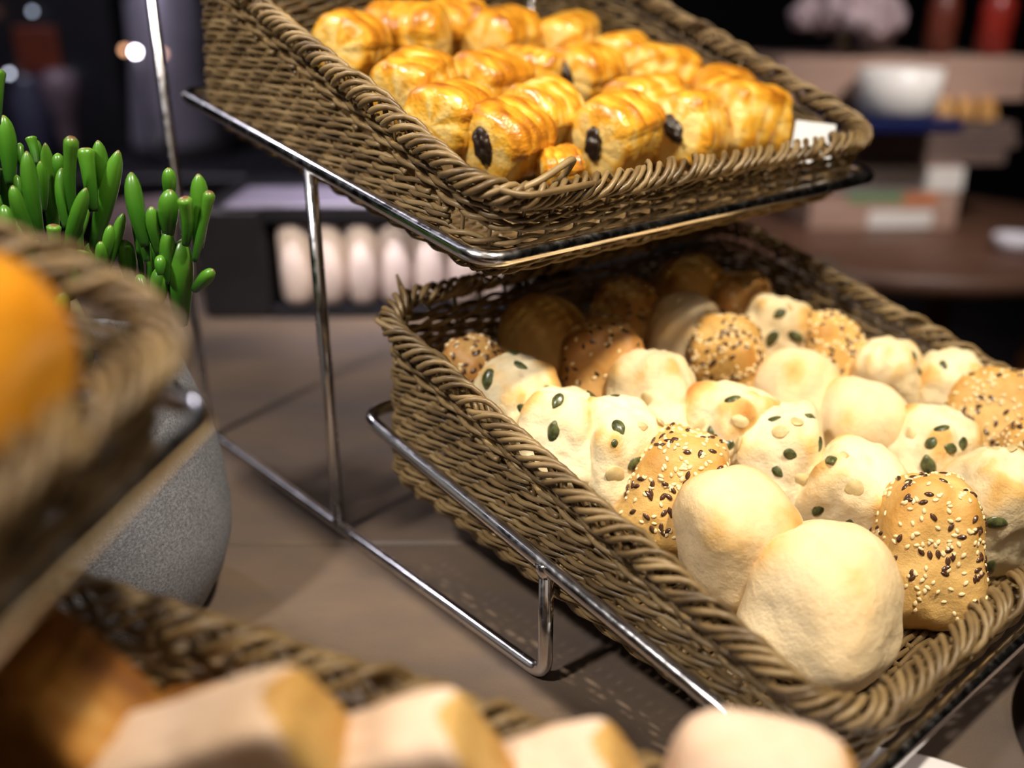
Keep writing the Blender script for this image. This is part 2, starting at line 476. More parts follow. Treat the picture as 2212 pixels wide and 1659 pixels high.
def tube(pts, rad, sides=6, closed=False, caps=True):
    P = np.asarray(pts, float)
    n = len(P)
    R = np.full(n, rad) if np.isscalar(rad) else np.asarray(rad, float)
    T = (np.roll(P, -1, 0) - np.roll(P, 1, 0)) if closed else np.gradient(P, axis=0)
    T /= np.linalg.norm(T, axis=1)[:, None] + 1e-12
    ref = np.array([0, 0, 1.0]) if abs(T[0][2]) < 0.9 else np.array([1.0, 0, 0])
    u = np.cross(T[0], ref)
    u /= np.linalg.norm(u)
    U = np.empty_like(P)
    for i in range(n):
        u = u - T[i] * (u @ T[i])
        u /= np.linalg.norm(u) + 1e-12
        U[i] = u
    V = np.cross(T, U)
    if closed:      # spread the twist left over at the seam
        w = U[-1] - T[0] * (U[-1] @ T[0])
        w /= np.linalg.norm(w)
        tw = math.atan2(w @ V[0], w @ U[0])
        ang = -tw * np.arange(n) / n
        U, V = U * np.cos(ang)[:, None] + V * np.sin(ang)[:, None], V * np.cos(ang)[:, None] - U * np.sin(ang)[:, None]
    a = np.arange(sides) * 2 * math.pi / sides
    v = (P[:, None] + R[:, None, None] * (np.cos(a)[None, :, None] * U[:, None] + np.sin(a)[None, :, None] * V[:, None])).reshape(-1, 3)
    f = []
    for i in range(n if closed else n - 1):
        j = (i + 1) % n
        for k in range(sides):
            l = (k + 1) % sides
            f.append((i * sides + k, i * sides + l, j * sides + l, j * sides + k))
    if not closed and caps:
        f.append(tuple(range(sides))[::-1])
        f.append(tuple((n - 1) * sides + k for k in range(sides)))
    return v, f


def bent(pts, r, seg=7):
    """polyline with rounded corners"""
    P = [Vector(p) for p in pts]
    out = [P[0]]
    for i in range(1, len(P) - 1):
        a, b, c = P[i - 1], P[i], P[i + 1]
        d = min(r, (a - b).length * 0.49, (c - b).length * 0.49)
        p, q = b + (a - b).normalized() * d, b + (c - b).normalized() * d
        for k in range(seg + 1):
            t = k / seg
            out.append(p * (1 - t) ** 2 + b * 2 * t * (1 - t) + q * t * t)
    out.append(P[-1])
    return np.array(out)


def box(x0, x1, y0, y1, z0, z1, bev=0.0):
    if bev <= 0:
        v = [(x, y, z) for z in (z0, z1) for y in (y0, y1) for x in (x0, x1)]
        return v, [(0, 2, 3, 1), (4, 5, 7, 6), (0, 1, 5, 4), (1, 3, 7, 5), (3, 2, 6, 7), (2, 0, 4, 6)]
    b = bev
    rings = [(z0, b), (z0 + b, 0), (z1 - b, 0), (z1, b)]
    v, f = [], []
    for z, i in rings:
        X0, X1, Y0, Y1 = x0 + i, x1 - i, y0 + i, y1 - i
        v += [(X0 + b, Y0, z), (X1 - b, Y0, z), (X1, Y0 + b, z), (X1, Y1 - b, z), (X1 - b, Y1, z), (X0 + b, Y1, z), (X0, Y1 - b, z), (X0, Y0 + b, z)]
    for r in range(3):
        for k in range(8):
            l = (k + 1) % 8
            f.append((r * 8 + k, r * 8 + l, r * 8 + 8 + l, r * 8 + 8 + k))
    f.append(tuple(range(8))[::-1])
    f.append(tuple(range(24, 32)))
    return v, f


def lathe(prof, seg=48, capb=True, capt=True):
    v, f = [], []
    for r, z in prof:
        for k in range(seg):
            a = 2 * math.pi * k / seg
            v.append((r * math.cos(a), r * math.sin(a), z))
    for i in range(len(prof) - 1):
        for k in range(seg):
            l = (k + 1) % seg
            f.append((i * seg + k, i * seg + l, (i + 1) * seg + l, (i + 1) * seg + k))
    if capb:
        f.append(tuple(range(seg))[::-1])
    if capt:
        f.append(tuple((len(prof) - 1) * seg + k for k in range(seg)))
    return v, f


def ico(sub):
    import bmesh
    bm = bmesh.new()
    bmesh.ops.create_icosphere(bm, subdivisions=sub, radius=1.0)
    v = np.array([p.co[:] for p in bm.verts])
    f = [tuple(p.index for p in q.verts) for q in bm.faces]
    bm.free()
    return v / np.linalg.norm(v, axis=1)[:, None], f


ICO5, ICO4, ICO3, ICO2, ICO1 = ico(6), ico(5), ico(4), ico(3), ico(2)


def smooth01(a, b, x):
    t = np.clip((x - a) / (b - a), 0, 1)
    return t * t * (3 - 2 * t)


def nz(P, scale, off):
    o = Vector(off)
    return np.array([noise.noise(Vector(p) * scale + o) for p in P])


# ------------------------------------------------------------------ frames of the scene
def RM(x, y, z, rz=0.0):
    """room frame: x to the right of the aisle, y along it, z above the buffet top"""
    return (Matrix.Translation((CAM_POS[0], CAM_POS[1], 0)) @ Matrix.Rotation(-YAW, 4, 'Z')
            @ Matrix.Translation((x, y, z)) @ Matrix.Rotation(rz, 4, 'Z'))


AL = 0.16761048          # tilt of the hoops
HW, HD = 0.36, 0.34242   # hoop width and depth
OL = Vector((0, -0.1704033, 0.04426389))
OU = Vector((0, 0.04557644, 0.22126097))
N = Vector((0, -math.sin(AL), math.cos(AL)))


def frame(o, tilt):
    m = Matrix.Rotation(tilt, 4, 'X')
    m.translation = o
    return m


LOWER = frame(OL - N * 0.020, AL - 0.09)
UPPER = frame(OU - N * 0.020, AL)
HOOP_L, HOOP_U = frame(OL, AL), frame(OU, AL)
STAND2 = Matrix.Translation(Vector(ST2[1])) @ Matrix.Rotation(ST2[0], 4, 'Z')

# ------------------------------------------------------------------ room
def struct(name, me, m=None):
    o = bpy.data.objects.new(name, me)
    COL.objects.link(o)
    if m is not None:
        o.matrix_world = m
    o['kind'] = 'structure'
    return o


I4 = RM(0, 0, 0)
struct('floor', mesh('floor', *box(-3.2, 3.2, -2.0, 4.2, -0.95, -0.90), False, ms=[FLOOR]), I4)
struct('ceiling', mesh('ceiling', *box(-3.2, 3.2, -2.0, 4.2, 2.2, 2.25), False, ms=[BLACKWALL]), I4)
struct('wall_back', mesh('wall_back', *box(-3.2, 3.2, 4.2, 4.3, -0.95, 2.25), False, ms=[BLACKWALL]), I4)
struct('wall_front', mesh('wall_front', *box(-3.2, 3.2, -2.1, -2.0, -0.95, 2.25), False, ms=[BLACKWALL]), I4)
struct('wall_left', mesh('wall_left', *box(-3.3, -3.2, -2.0, 4.2, -0.95, 2.25), False, ms=[BLACKWALL]), I4)
struct('wall_right', mesh('wall_right', *box(3.2, 3.3, -2.0, 4.2, -0.95, 2.25), False, ms=[BLACKWALL]), I4)

# buffet island: two top slabs with a joint, dark body below
t = thing('buffet_table', 'brown grey laminate buffet table under both bread stands', 'table', RM(0, 0, -0.9))
obj('table_slab', mesh('slab', *box(-1.0, 0.45, -0.75, 0.5565, 0.86, 0.90, 0.002), False, ms=[TABLE]), t)
obj('table_slab', mesh('slab', *box(-1.0, 0.45, 0.5585, 1.32, 0.86, 0.90, 0.002), False, ms=[TABLE]), t)
obj('table_body', mesh('body', *box(-0.95, 0.40, -0.7, 1.27, 0.0, 0.86), False, ms=[BLACK]), t)

# ------------------------------------------------------------------ chrome stands
def hoop_pts():
    c = bent([(HW / 2, 0, 0), (HW, 0, 0), (HW, HD, 0), (0, HD, 0), (0, 0, 0), (HW / 2, 0, 0)], 0.017, 8)
    return c[:-1]


def make_stand():
    t = thing('wire_stand', 'chrome two tier wire stand holding the pastry basket above the roll basket', 'stand', None, 'chrome wire stands')
    for x in (0.0, HW):
        sr = obj('side_rod', mesh('side_rod', *tube(bent([(x, 0, 0.0735), (x, 0, 0.0042), (x, 0.4127, 0.0042), (x, 0.4127, 0.56)], 0.012), 0.004, 12), ms=[CHROME]), t)
        obj('post', mesh('post', *tube([(x, 0.2079, 0.005), (x, 0.2079, 0.12), (x, 0.2079, 0.249)], 0.0041, 12), ms=[CHROME]), t)
        obj('weld', mesh('weld', *tube([(x, 0, 0.0665), (x, 0.0005, 0.070), (x, 0.001, 0.0745)], [0.0042, 0.0050, 0.0056], 10), ms=[CHROME]), sr)
    hp = hoop_pts()
    obj('lower_hoop', mesh('hoop', *tube(hp, 0.0041, 14, True), ms=[CHROME]), t, m=HOOP_L)
    obj('upper_hoop', mesh('hoop', *tube(hp, 0.0041, 14, True), ms=[CHROME]), t, m=HOOP_U)
    obj('cross_bar', mesh('cross_bar', *tube([(0, 0.4127, 0.555), (HW / 2, 0.4127, 0.555), (HW, 0.4127, 0.555)], 0.004, 10), ms=[CHROME]), t)
    return t


stand = make_stand()
stand2 = copy_tree(stand, None, STAND2)
stand2['label'] = 'blurred chrome wire stand at the left and bottom edge holding bun basket above bread basket'


# ------------------------------------------------------------------ wicker baskets
RAD = 0.036


def outline():
    pts, nrm = [], []
    def line(a, b, n):
        for k in range(int(np.hypot(*(np.subtract(b, a))) / 0.002)):
            t = k * 0.002 / np.hypot(*(np.subtract(b, a)))
            pts.append(np.array(a) + np.subtract(b, a) * t)
            nrm.append(np.array(n, float))
    def arc(c, a0):
        for k in range(28):
            a = a0 + math.pi / 2 * k / 28
            n = np.array((math.cos(a), math.sin(a)))
            pts.append(np.array(c) + RAD * n)
            nrm.append(n)
    w, d, r = HW, HD, RAD
    line((w / 2, 0), (w - r, 0), (0, -1)); arc((w - r, r), -math.pi / 2)
    line((w, r), (w, d - r), (1, 0)); arc((w - r, d - r), 0)
    line((w - r, d), (r, d), (0, 1)); arc((r, d - r), math.pi / 2)
    line((0, d - r), (0, r), (-1, 0)); arc((r, r), math.pi)
    line((r, 0), (w / 2, 0), (0, -1))
    return np.array(pts), np.array(nrm)


OP, ON = outline()
SEG = np.r_[0, np.cumsum(np.linalg.norm(np.roll(OP, -1, 0) - OP, axis=1))]
PER = SEG[-1]


def on_path(s):
    s = np.mod(s, PER)
    P2, N2 = np.vstack([OP, OP[:1]]), np.vstack([ON, ON[:1]])
    p = np.stack([np.interp(s, SEG, P2[:, k]) for k in (0, 1)], -1)
    n = np.stack([np.interp(s, SEG, N2[:, k]) for k in (0, 1)], -1)
    return p, n / np.linalg.norm(n, axis=-1, keepdims=True)


def rim_h(d):
    return 0.047 + 0.215 * d


def inset(y, d):
    H = rim_h(d)
    lo = 0.022 - 0.0135 * smooth01(-0.004, 0.020, y)
    return lo - 0.0035 * smooth01(H - 0.02, H, y)


def make_basket(name):
    rnd = random.Random(3)
    t = thing(name, '', 'basket', None, 'wicker bread baskets')
    pitch = PER / 66
    W_, ST = [WICKER], 0.00158
    # uprights
    up = MB()
    for k in range(66):
        p, n = on_path(np.array([(k + 0.5) * pitch]))
        ys = np.linspace(0.0, rim_h(p[0, 1]) - 0.001, 7)
        ins = inset(ys, p[0, 1])
        q = p[0] - n[0] * ins[:, None]
        up.add(*tube(np.c_[q - n[0] * 0.0003, ys], 0.0012, 5))
    obj('uprights', up.mesh('uprights', W_), t, kind='stuff')
    # pairs of strands twined round the uprights
    def strand(y_of, s0, s1, ph, seed, closed, ph_sign):
        n = int((s1 - s0) / 0.0036)
        s = s0 + (s1 - s0) * np.arange(n) / (n if closed else n - 1)
        p, nn = on_path(s)
        w = 2 * math.pi * s / (2 * pitch) + ph
        jit = np.array([noise.noise((x * 40, seed * 3.1, 0)) for x in s]) if not closed else 0.6 * np.sin(2 * math.pi * s / PER * 9 + seed)
        y = y_of(p[:, 1]) + 0.00150 * np.sin(w) + (0.0004 if ph_sign else -0.0004) + 0.0008 * jit
        off = inset(y, p[:, 1]) - 0.0021 * np.cos(w) - 0.0005 * jit
        q = p - nn * off[:, None]
        return tube(np.c_[q, y], ST * (1 + 0.06 * rnd.uniform(-1, 1)), 5, closed)
    y, row = 0.0025, 0
    while y < rim_h(HD) - 0.023:
        dmin = (y + 0.0205 - 0.047) / 0.215
        if dmin < 0.0:
            rng, closed = (0, PER), True
        else:
            sa = HW / 2 - RAD + RAD * 1.57 + max(0.0, dmin - RAD) + 0.004
            rng, closed = (sa, PER - sa), False
        for ph in (0, math.pi):
            obj('woven_strand', mesh('woven_strand', *strand(lambda d, yy=y: yy + 0 * d, *rng, ph + row * 2.2, row + ph, closed, ph > 1), ms=W_), t)
        y += 0.0050
        row += 1
    for k, dy in enumerate((0.0175, 0.0118)):
        for ph in (0, math.pi):
            obj('woven_strand', mesh('woven_strand', *strand(lambda d, e=dy: rim_h(d) - e, 0, PER, ph + k, 40 + k, True, ph > 1), ms=W_), t)
    # rope border: each cane leans over the rim
    NB = 190
    for k in range(NB):
        s0 = PER * k / NB
        L = 0.040 + rnd.uniform(-0.004, 0.006)
        tt = np.linspace(0, 1, 11)
        p, nn = on_path(s0 + L * tt)
        th = np.radians(-85 + rnd.uniform(-10, 10) + (320 + rnd.uniform(-15, 20)) * tt ** 1.05)
        R = 0.0054 + rnd.uniform(-0.0004, 0.0008) + (0.002 * np.sin(math.pi * tt) if rnd.random() < 0.16 else 0)
        q = p - nn * (0.0055 - R * np.cos(th))[:, None]
        h = rim_h(p[:, 1]) + 1.0 * R * np.sin(th)
        obj('rim_cane', mesh('rim_cane', *tube(np.c_[q, h], 0.0017 * (1 + 0.1 * rnd.uniform(-1, 1)), 6), ms=W_), t)
    # woven floor
    fl = MB()
    for k in range(86):
        yy = 0.024 + (HD - 0.048) * k / 85
        x = np.linspace(0.022, HW - 0.022, 40)
        fl.add(*tube(np.c_[x, np.full(40, yy), 0.002 + 0.0016 * np.sin(x / 0.018 * math.pi + k * math.pi)], 0.0019, 4))
    for k in range(18):
        xx = 0.026 + (HW - 0.052) * k / 17
        fl.add(*tube([(xx, 0.022, 0.002), (xx, HD / 2, 0.002), (xx, HD - 0.022, 0.002)], 0.002, 4))
    obj('woven_floor', fl.mesh('woven_floor', W_), t, kind='stuff')
    return t


b_low = make_basket('wicker_basket')
b_up = copy_tree(b_low, None, UPPER)
b_low.matrix_world = LOWER
b_low['label'] = 'olive brown wicker basket of seeded rolls on the lower tier'
b_up['label'] = 'olive brown wicker basket of chocolate pastries on the upper tier'
b2_low = copy_tree(b_low, None, STAND2 @ LOWER)
b2_low['label'] = 'blurred wicker basket of cut bread along the bottom edge'
b2_up = copy_tree(b_low, None, STAND2 @ UPPER)
b2_up['label'] = 'blurred wicker basket with the orange bun at the left edge'
# loose canes at two corners
obj('loose_cane', mesh('loose_cane', *tube(bent([(0.034, 0.336, 0.110), (0.031, 0.339, 0.122), (0.027, 0.341, 0.136)], 0.006, 4), [0.0024] * 4 + [0.0022, 0.0018, 0.0009], 7), ms=[WICKER]), b_low)
obj('loose_cane', mesh('loose_cane', *tube(bent([(0.016, 0.285, 0.106), (0.003, 0.305, 0.117), (-0.001, 0.322, 0.119), (0.008, 0.330, 0.116), (0.02, 0.320, 0.110)], 0.012, 4), 0.0018, 7), ms=[WICKER]), b_low)
obj('loose_cane', mesh('loose_cane', *tube(bent([(0.012, 0.012, 0.046), (0.030, 0.002, 0.055), (0.058, 0.006, 0.064), (0.064, 0.014, 0.056), (0.06, 0.018, 0.046)], 0.010, 4), 0.0019, 7), ms=[WICKER]), b_up)
obj('loose_cane', mesh('loose_cane', *tube(bent([(0.004, 0.03, 0.055), (0.018, 0.000, 0.050), (0.05, -0.003, 0.052), (0.075, 0.002, 0.050)], 0.012, 4), 0.0018, 7), ms=[WICKER]), b_up)

# ------------------------------------------------------------------ rolls
def seed_mesh(kind):
    V, F = ICO2
    V = V.copy()
    dims = {'g': (5.0, 3.5, 1.7), 'G': (6.6, 4.3, 2.3), 'c': (5.4, 3.8, 1.1), 'r': (6.3, 5.2, 1.2), 'f': (4.2, 3.4, 0.9), 's': (2.4, 2.0, 1.0), 'b': (3.3, 2.6, 1.2), 'x': (2.4, 1.3, 0.8)}[kind]
    tip = 1 - 0.35 * smooth01(0.2, 1.0, V[:, 0])
    V[:, 1] *= tip
    V[:, 2] *= 1 + 0.18 * np.cos(V[:, 1] * 4)
    V = V * np.array(dims) * 0.001
    return mesh('seed', V, F, ms=[{'g': SEED_GREEN, 'G': SEED_GREEN, 'f': SEED_GREEN, 's': SEED_GREEN, 'x': FLAX}.get(kind, SEED_CREAM)])


SEEDS = {k: seed_mesh(k) for k in 'gGcrfsbx'}


def roll_shape(w, h, seed, lumpy):
    rnd = random.Random(seed)
    V, F = ICO5 if w > 0.064 else ICO4
    e = rnd.uniform(3.8, 5.2) if lumpy > 0.6 else rnd.uniform(2.8, 3.3)
    r = (np.abs(V) ** e).sum(1) ** (-1 / e)
    ridge = (r - 1) / (3 ** (0.5 - 1 / e) - 1)
    P = V * r[:, None]
    tx, ty = rnd.uniform(0.12, 0.42), rnd.uniform(0.12, 0.42)
    if lumpy <= 0.6:
        tx, ty, w = tx * 0.5, ty * 0.5, w * 1.05
    z = P[:, 2]
    P[:, 0] *= 1 - tx * (z * 0.5 + 0.1)
    P[:, 1] *= 1 - ty * (z * 0.5 + 0.1)
    P[:, 0] += rnd.uniform(-0.12, 0.12) * z
    P[:, 2] += rnd.uniform(-0.14, 0.14) * P[:, 0] + rnd.uniform(-0.14, 0.14) * P[:, 1]
    P[:, 2] *= 1 + 0.10 * (1 - P[:, 0] ** 2 * 0.6 - P[:, 1] ** 2 * 0.6)
    o = (rnd.random() * 50, rnd.random() * 50, rnd.random() * 50)
    n1, n2, n3 = nz(V, 1.3, o), nz(V, 3.2, o), nz(V, 8.0, o)
    P *= (1 + 0.08 * n1 + (0.008 + lumpy * 0.034) * n2 + (0.001 + lumpy * 0.010) * n3)[:, None]
    P *= np.array((w * 0.465, w * 0.465, h * 0.51))
    up = smooth01(-0.5, 0.5, V[:, 2])
    bake = 0.10 + 0.50 * np.clip(ridge, 0, 1) ** 2 * up + 0.22 * n1 + (0.10 + 0.14 * lumpy) * n2 * up + 0.08 * n3
    return P, F, np.clip(bake, 0, 1)


def on_surface(bvh, d, depth):
    d = Vector(d).normalized()
    hit = bvh.ray_cast(d * 0.2, -d)
    if hit[0] is None:
        return None
    return hit[0] - hit[1] * depth, hit[1]


def seat(loc, nrm, spin):
    q = nrm.to_track_quat('Z', 'X').to_matrix().to_4x4()
    m = Matrix.Translation(loc) @ q @ Matrix.Rotation(spin, 4, 'Z')
    return m


ROLL_KIND = {1: 'p', 2: 'p', 3: 's', 4: 's', 5: 'k', 6: 'k', 7: 'k', 8: 'k', 9: 'k', 10: 'k', 11: 'k', 12: 'o', 13: 'p', 14: 'p', 15: 's', 16: 'k', 17: 's',
             18: 'k', 19: 'k', 20: 's', 21: 's', 22: 'k', 23: 'd', 24: 'p', 25: 'n', 26: 'd', 27: 'n', 28: 'd', 29: 'd'}
ROLL_TXT = {
    1: 'largest smooth pale roll, nearest in the front corner of the lower basket',
    2: 'smooth peaked pale roll just behind the nearest roll, against the left rim',
    3: 'golden sesame and flax roll right of the nearest smooth roll, by the front rim',
    4: 'golden roll thick with sesame and flax beside the left rim, behind the peaked smooth roll',
    5: 'pale roll with most green pumpkin seeds and a round cream seed on its left',
    6: 'blistered pale roll with a large round tan seed behind the smooth front rolls',
    7: 'pale roll with one big glossy pumpkin seed low on its front, right of middle',
    8: 'pale roll at the right picture edge with two large pumpkin seeds low on its side',
    9: 'white pumpkin seed roll left of centre, just above the seeded roll at the left rim',
    10: 'white pumpkin seed roll touching the left rim, lit, just before the shade line',
    11: 'tall cream roll, nearly bare with one green seed at its right, left of the centre',
    12: 'orange tinged pumpkin seed roll with an oval cream seed, in the centre of the pile',
    13: 'smooth flat topped pale roll right of the many seeded pumpkin roll',
    14: 'smooth very pale domed roll behind the flat topped smooth one',
    15: 'square golden sesame roll at the top of the lit pile, under the pastry basket',
    16: 'white roll with dark pumpkin seeds at the back right, behind the square sesame roll',
    17: 'small golden sesame roll by the right rim beside the white roll with dark seeds',
    18: 'cream peaked roll with one brown edged seed, by the right rim',
    19: 'cream roll with faint seeds and orange corner, by the right rim',
    20: 'golden sesame and flax roll cut by the right picture edge, upper one of two',
    21: 'golden seeded roll barely showing at the right picture edge, below the larger seeded one',
    22: 'shaded tan roll with green pumpkin seeds beside the left rim, at the shade line',
    23: 'shaded brown sesame roll in the dark back rows, above the tall cream roll',
    24: 'shaded smooth roll with its lower half lit, left of the square sesame roll',
    25: 'long smooth tan roll in the shade near the back left of the basket',
    26: 'dark brown seeded roll in the shade against the back wall of the basket',
    27: 'smooth dark tan roll furthest back in the shade, right of the dark seeded roll',
    28: 'dark seeded roll in the shade behind the white roll with dark seeds',
    29: 'small dark seeded roll in the shade in the left back, touching the left rim'}

for (i, a, d, h, w, hh, sd) in ROLLS:
    rnd = random.Random(100 + i)
    k = ROLL_KIND[i]
    P, F, bake = roll_shape(w, max(hh, 0.92 * w), 10 + i, {'p': 0.5, 'n': 0.5, 's': 1.2, 'd': 1.2}.get(k, 2.0))
    if k == 'o':
        bake = np.clip(bake + 0.16, 0, 1)
    R = Matrix.Rotation(rnd.uniform(-0.7, 0.7), 4, 'Z') @ Matrix.Rotation(rnd.uniform(-0.28, 0.28), 4, 'X') @ Matrix.Rotation(rnd.uniform(-0.28, 0.28), 4, 'Y')
    P = P @ np.array(R.to_3x3()).T
    m = {'p': PLAIN_ROLL, 'n': GOLD_ROLL, 's': GOLD_ROLL, 'd': DARK_ROLL, 'k': PALE_ROLL, 'o': PALE_ROLL}[k]
    nm = {'s': 'seeded_roll', 'd': 'seeded_roll', 'k': 'pumpkin_seed_roll', 'o': 'pumpkin_seed_roll'}.get(k, 'plain_roll')
    gm = {'seeded_roll': 'sesame and flax rolls', 'pumpkin_seed_roll': 'pumpkin seed rolls', 'plain_roll': 'plain rolls'}[nm]
    t = thing(nm, ROLL_TXT[i], 'roll', LOWER @ Matrix.Translation((a, d, h)), gm, mesh('roll', P, F, True, bake, [m]))
    bvh = BVHTree.FromPolygons([Vector(p) for p in P], F)
    if k in 'ko':
        lst = list(sd)
        for _ in range(5):
            lst.append((rnd.uniform(0.1, 1), rnd.uniform(-0.2, 1), rnd.uniform(-0.3, 0.9), rnd.choice('gcf')))
        for (x, y, z, kind) in lst:
            got = on_surface(bvh, (x, y, z), 0.0007 if kind in 'gG' else 0.0003)
            if got:
                nm2 = 'pumpkin_seed' if kind in 'gGfs' else 'peeled_seed'
                obj(nm2, SEEDS[kind], t, m=seat(*got, rnd.uniform(0, 6.28)))
    if k in 'sd':
        ses, fx = MB(), MB()
        V1, F1 = ICO1
        near = i in (3, 4, 15, 17, 20)
        cl = Vector((rnd.uniform(-1, 0.3), rnd.uniform(-1, 0.3), rnd.uniform(0.2, 1))).normalized()
        for q in range(1150 if k == 's' else 420):
            dv = Vector((rnd.gauss(0, 1), rnd.gauss(0, 1), rnd.gauss(0, 1))).normalized()
            if dv.z < -0.45 or noise.noise(dv * 2.2 + Vector((i, 0, 0))) < rnd.uniform(-0.6, 0.35):
                continue
            flax = rnd.random() < (0.27 if k == 's' else 0.5)
            got = on_surface(bvh, dv, -0.0001)
            if not got:
                continue
            mm = seat(*got, rnd.uniform(0, 6.28))
            if flax and near:
                obj('flax_seed', SEEDS['x'], t, m=mm)
                continue
            sc = np.array((2.35, 1.25, 0.75) if flax else (1.65, 1.05, 0.70)) * 0.001 * rnd.uniform(0.85, 1.1)
            VV = V1 * sc
            VV[:, 1] *= 1 - 0.4 * smooth01(0, 1, V1[:, 0])
            M = np.array(mm)
            (fx if flax else ses).add(VV @ M[:3, :3].T + M[:3, 3], F1)
        if ses.n:
            obj('sesame_seeds', ses.mesh('sesame', [SESAME]), t, kind='stuff')
        if fx.n:
            obj('flax_seeds', fx.mesh('flax', [FLAX]), t, kind='stuff')

# ------------------------------------------------------------------ chocolate pastries
def pastry_mesh(L, w, h, seed):
    rnd = random.Random(seed)
    nt_, na = 46, 60
    o = Vector((rnd.random() * 60, rnd.random() * 60, 3))
    th0 = rnd.uniform(2.3, 3.0)
    v, bake = [], []
    for i in range(nt_):
        u = -1 + 2 * i / (nt_ - 1)
        x = L / 2 * (u - 0.06 * u ** 9)
        cap = (1 - abs(u) ** 6.5) ** 0.42 if abs(u) < 1 else 0.0
        cap = max(cap, 0.02)
        rings = 0.022 * noise.noise((u * 4.6, 7.7, seed)) + 0.012 * noise.noise((u * 13, 1.7, seed))
        for k in range(na):
            a = 2 * math.pi * k / na
            c, s = math.cos(a), math.sin(a)
            se = (abs(c) ** 2.5 + abs(s) ** 2.5) ** (-1 / 2.5)
            fr = ((a - th0) % (2 * math.pi)) / (2 * math.pi)
            spiral = 0.93 + 0.10 * fr
            q = Vector((u * 2.2, c * 1.2, s * 1.2))
            n1 = noise.noise(q * 1.6 + o)
            n2 = noise.noise(Vector((u * 9, c * 2.6, s * 2.6)) + o)
            n3 = noise.noise(Vector((u * 22, c * 5, s * 5)) + o)
            r = cap * se * (spiral + rings + 0.08 * n1 + 0.022 * n2 + 0.012 * n3)
            v.append((x + 0.002 * n1 * cap, r * c * w / 2, r * s * h / 2))
            bake.append(0.36 + 0.5 * n1 + 0.28 * n2 + (0.12 * max(0, s)) - 0.42 * smooth01(0.78, 1.0, np.array(abs(u))) - 0.25 * max(0.0, 1 - abs(fr - 0.03) * 14))
    f = []
    for i in range(nt_ - 1):
        for k in range(na):
            l = (k + 1) % na
            f.append((i * na + k, i * na + l, (i + 1) * na + l, (i + 1) * na + k))
    f.append(tuple(range(na))[::-1])
    f.append(tuple((nt_ - 1) * na + k for k in range(na)))
    return mesh('pastry', v, f, True, np.clip(bake, 0, 1), [GLAZE])


def choc_mesh(seed):
    V, F = ICO3
    n = nz(V, 2.6, (seed, 0, 0))
    P = V * (1 + 0.3 * n)[:, None] * np.array((0.0066, 0.0056, 0.0112))
    return mesh('chocolate', P, F, ms=[CHOC])


PASTRY_TXT = {
    'A': 'glossy pastry with a chocolate stick at its left end, in the front left corner',
    'B': 'glossy pastry with a chocolate stick, middle of the front row above the front rim',
    'C': 'golden pastry with chocolate showing, third from left in the front row',
    'D': 'crinkled brown pastry at the right end of the front row beside the card',
    'E': 'brown glossy pastry against the left rim, second from the front corner',
    'F': 'low brown pastry behind the gap between the two left front pastries',
    'A2': 'small flaky low pastry wedged between the two left front pastries',
    'G': 'yellow pastry mostly hidden behind the third front pastry',
    'H': 'speckled brown pastry against the left rim, third from the front corner',
    'I': 'pinkish brown pastry in the middle row with a yellow crescent at its left',
    'J': 'pale topped pastry with a dark chocolate end, in the middle of the pile',
    'K': 'golden ringed pastry at the right of the middle row, below the right rim',
    'L': 'large round golden pastry standing at the back left of the pile',
    'M': 'yellow and brown pastry at the back, centre of the pile',
    'N': 'bright yellow pastry at the back right of the pile under the right rim',
    'O': 'orange brown pastry against the left rim at the back',
    'P': 'shaded dark orange pastry deepest at the back of the basket',
    'Q': 'pale golden pastry between the pale topped one and the right rim',
    'S': 'dark glossy pastry by the right rim above the crinkled front right one',
    'T': 'upright pastry showing a pale yellow striped end in the middle of the pile'}
HEAD = {'A': 0.22, 'B': 0.22, 'C': 0.24, 'D': -0.15, 'E': 0.35, 'F': 0.2, 'A2': -0.5, 'G': 0.1, 'H': 0.45, 'I': 0.15, 'J': 0.2, 'K': -0.2, 'L': -0.9, 'M': 0.3, 'N': 0.5, 'O': 0.5, 'P': 0.1, 'Q': 0.4, 'S': 0.7, 'T': -1.0}
for i, (key, a, d, h, w, hh) in enumerate(PASTRIES):
    rnd = random.Random(i * 7 + 1)
    big = 1.0 if key in ('A', 'B', 'C', 'D', 'E', 'L') else 0.96
    L, wd, ht = max(w * (0.90 if key in 'ABC' else 1.06), 0.047), 0.050 * big, max(hh, 0.040) * 1.10
    if key == 'A2':
        L, wd, ht, h = 0.028, 0.030, 0.026, h - 0.006
    if key == 'T':
        L, wd, ht = 0.045, 0.034, 0.036
    m = (UPPER @ Matrix.Translation((a, d, h)) @ Matrix.Rotation(HEAD[key], 4, 'Z')
         @ Matrix.Rotation(rnd.uniform(-0.15, 0.15), 4, 'Y') @ Matrix.Rotation(rnd.uniform(-0.4, 0.4), 4, 'X'))
    t = thing('chocolate_pastry', PASTRY_TXT[key], 'pastry', m, 'chocolate pastries in the upper basket', pastry_mesh(L, wd, ht, i + 1))
    if key in ('A', 'B', 'C', 'J'):
        obj('chocolate_stick', choc_mesh(i), t, m=Matrix.Translation((-L * 0.450, 0.0, 0.002)) @ Matrix.Rotation(-0.5, 4, 'X') @ Matrix.Rotation(-0.1, 4, 'Y'))

m = UPPER @ Matrix.Translation((0.322, 0.034, 0.040)) @ Matrix.Rotation(-0.75, 4, 'Z') @ Matrix.Rotation(1.25, 4, 'X')
thing('paper_card', 'small white paper card in the right front corner of the pastry basket', 'card', m, None, mesh('card', *box(-0.014, 0.014, -0.016, 0.012, -0.0003, 0.0003), False, ms=[PAPER]))

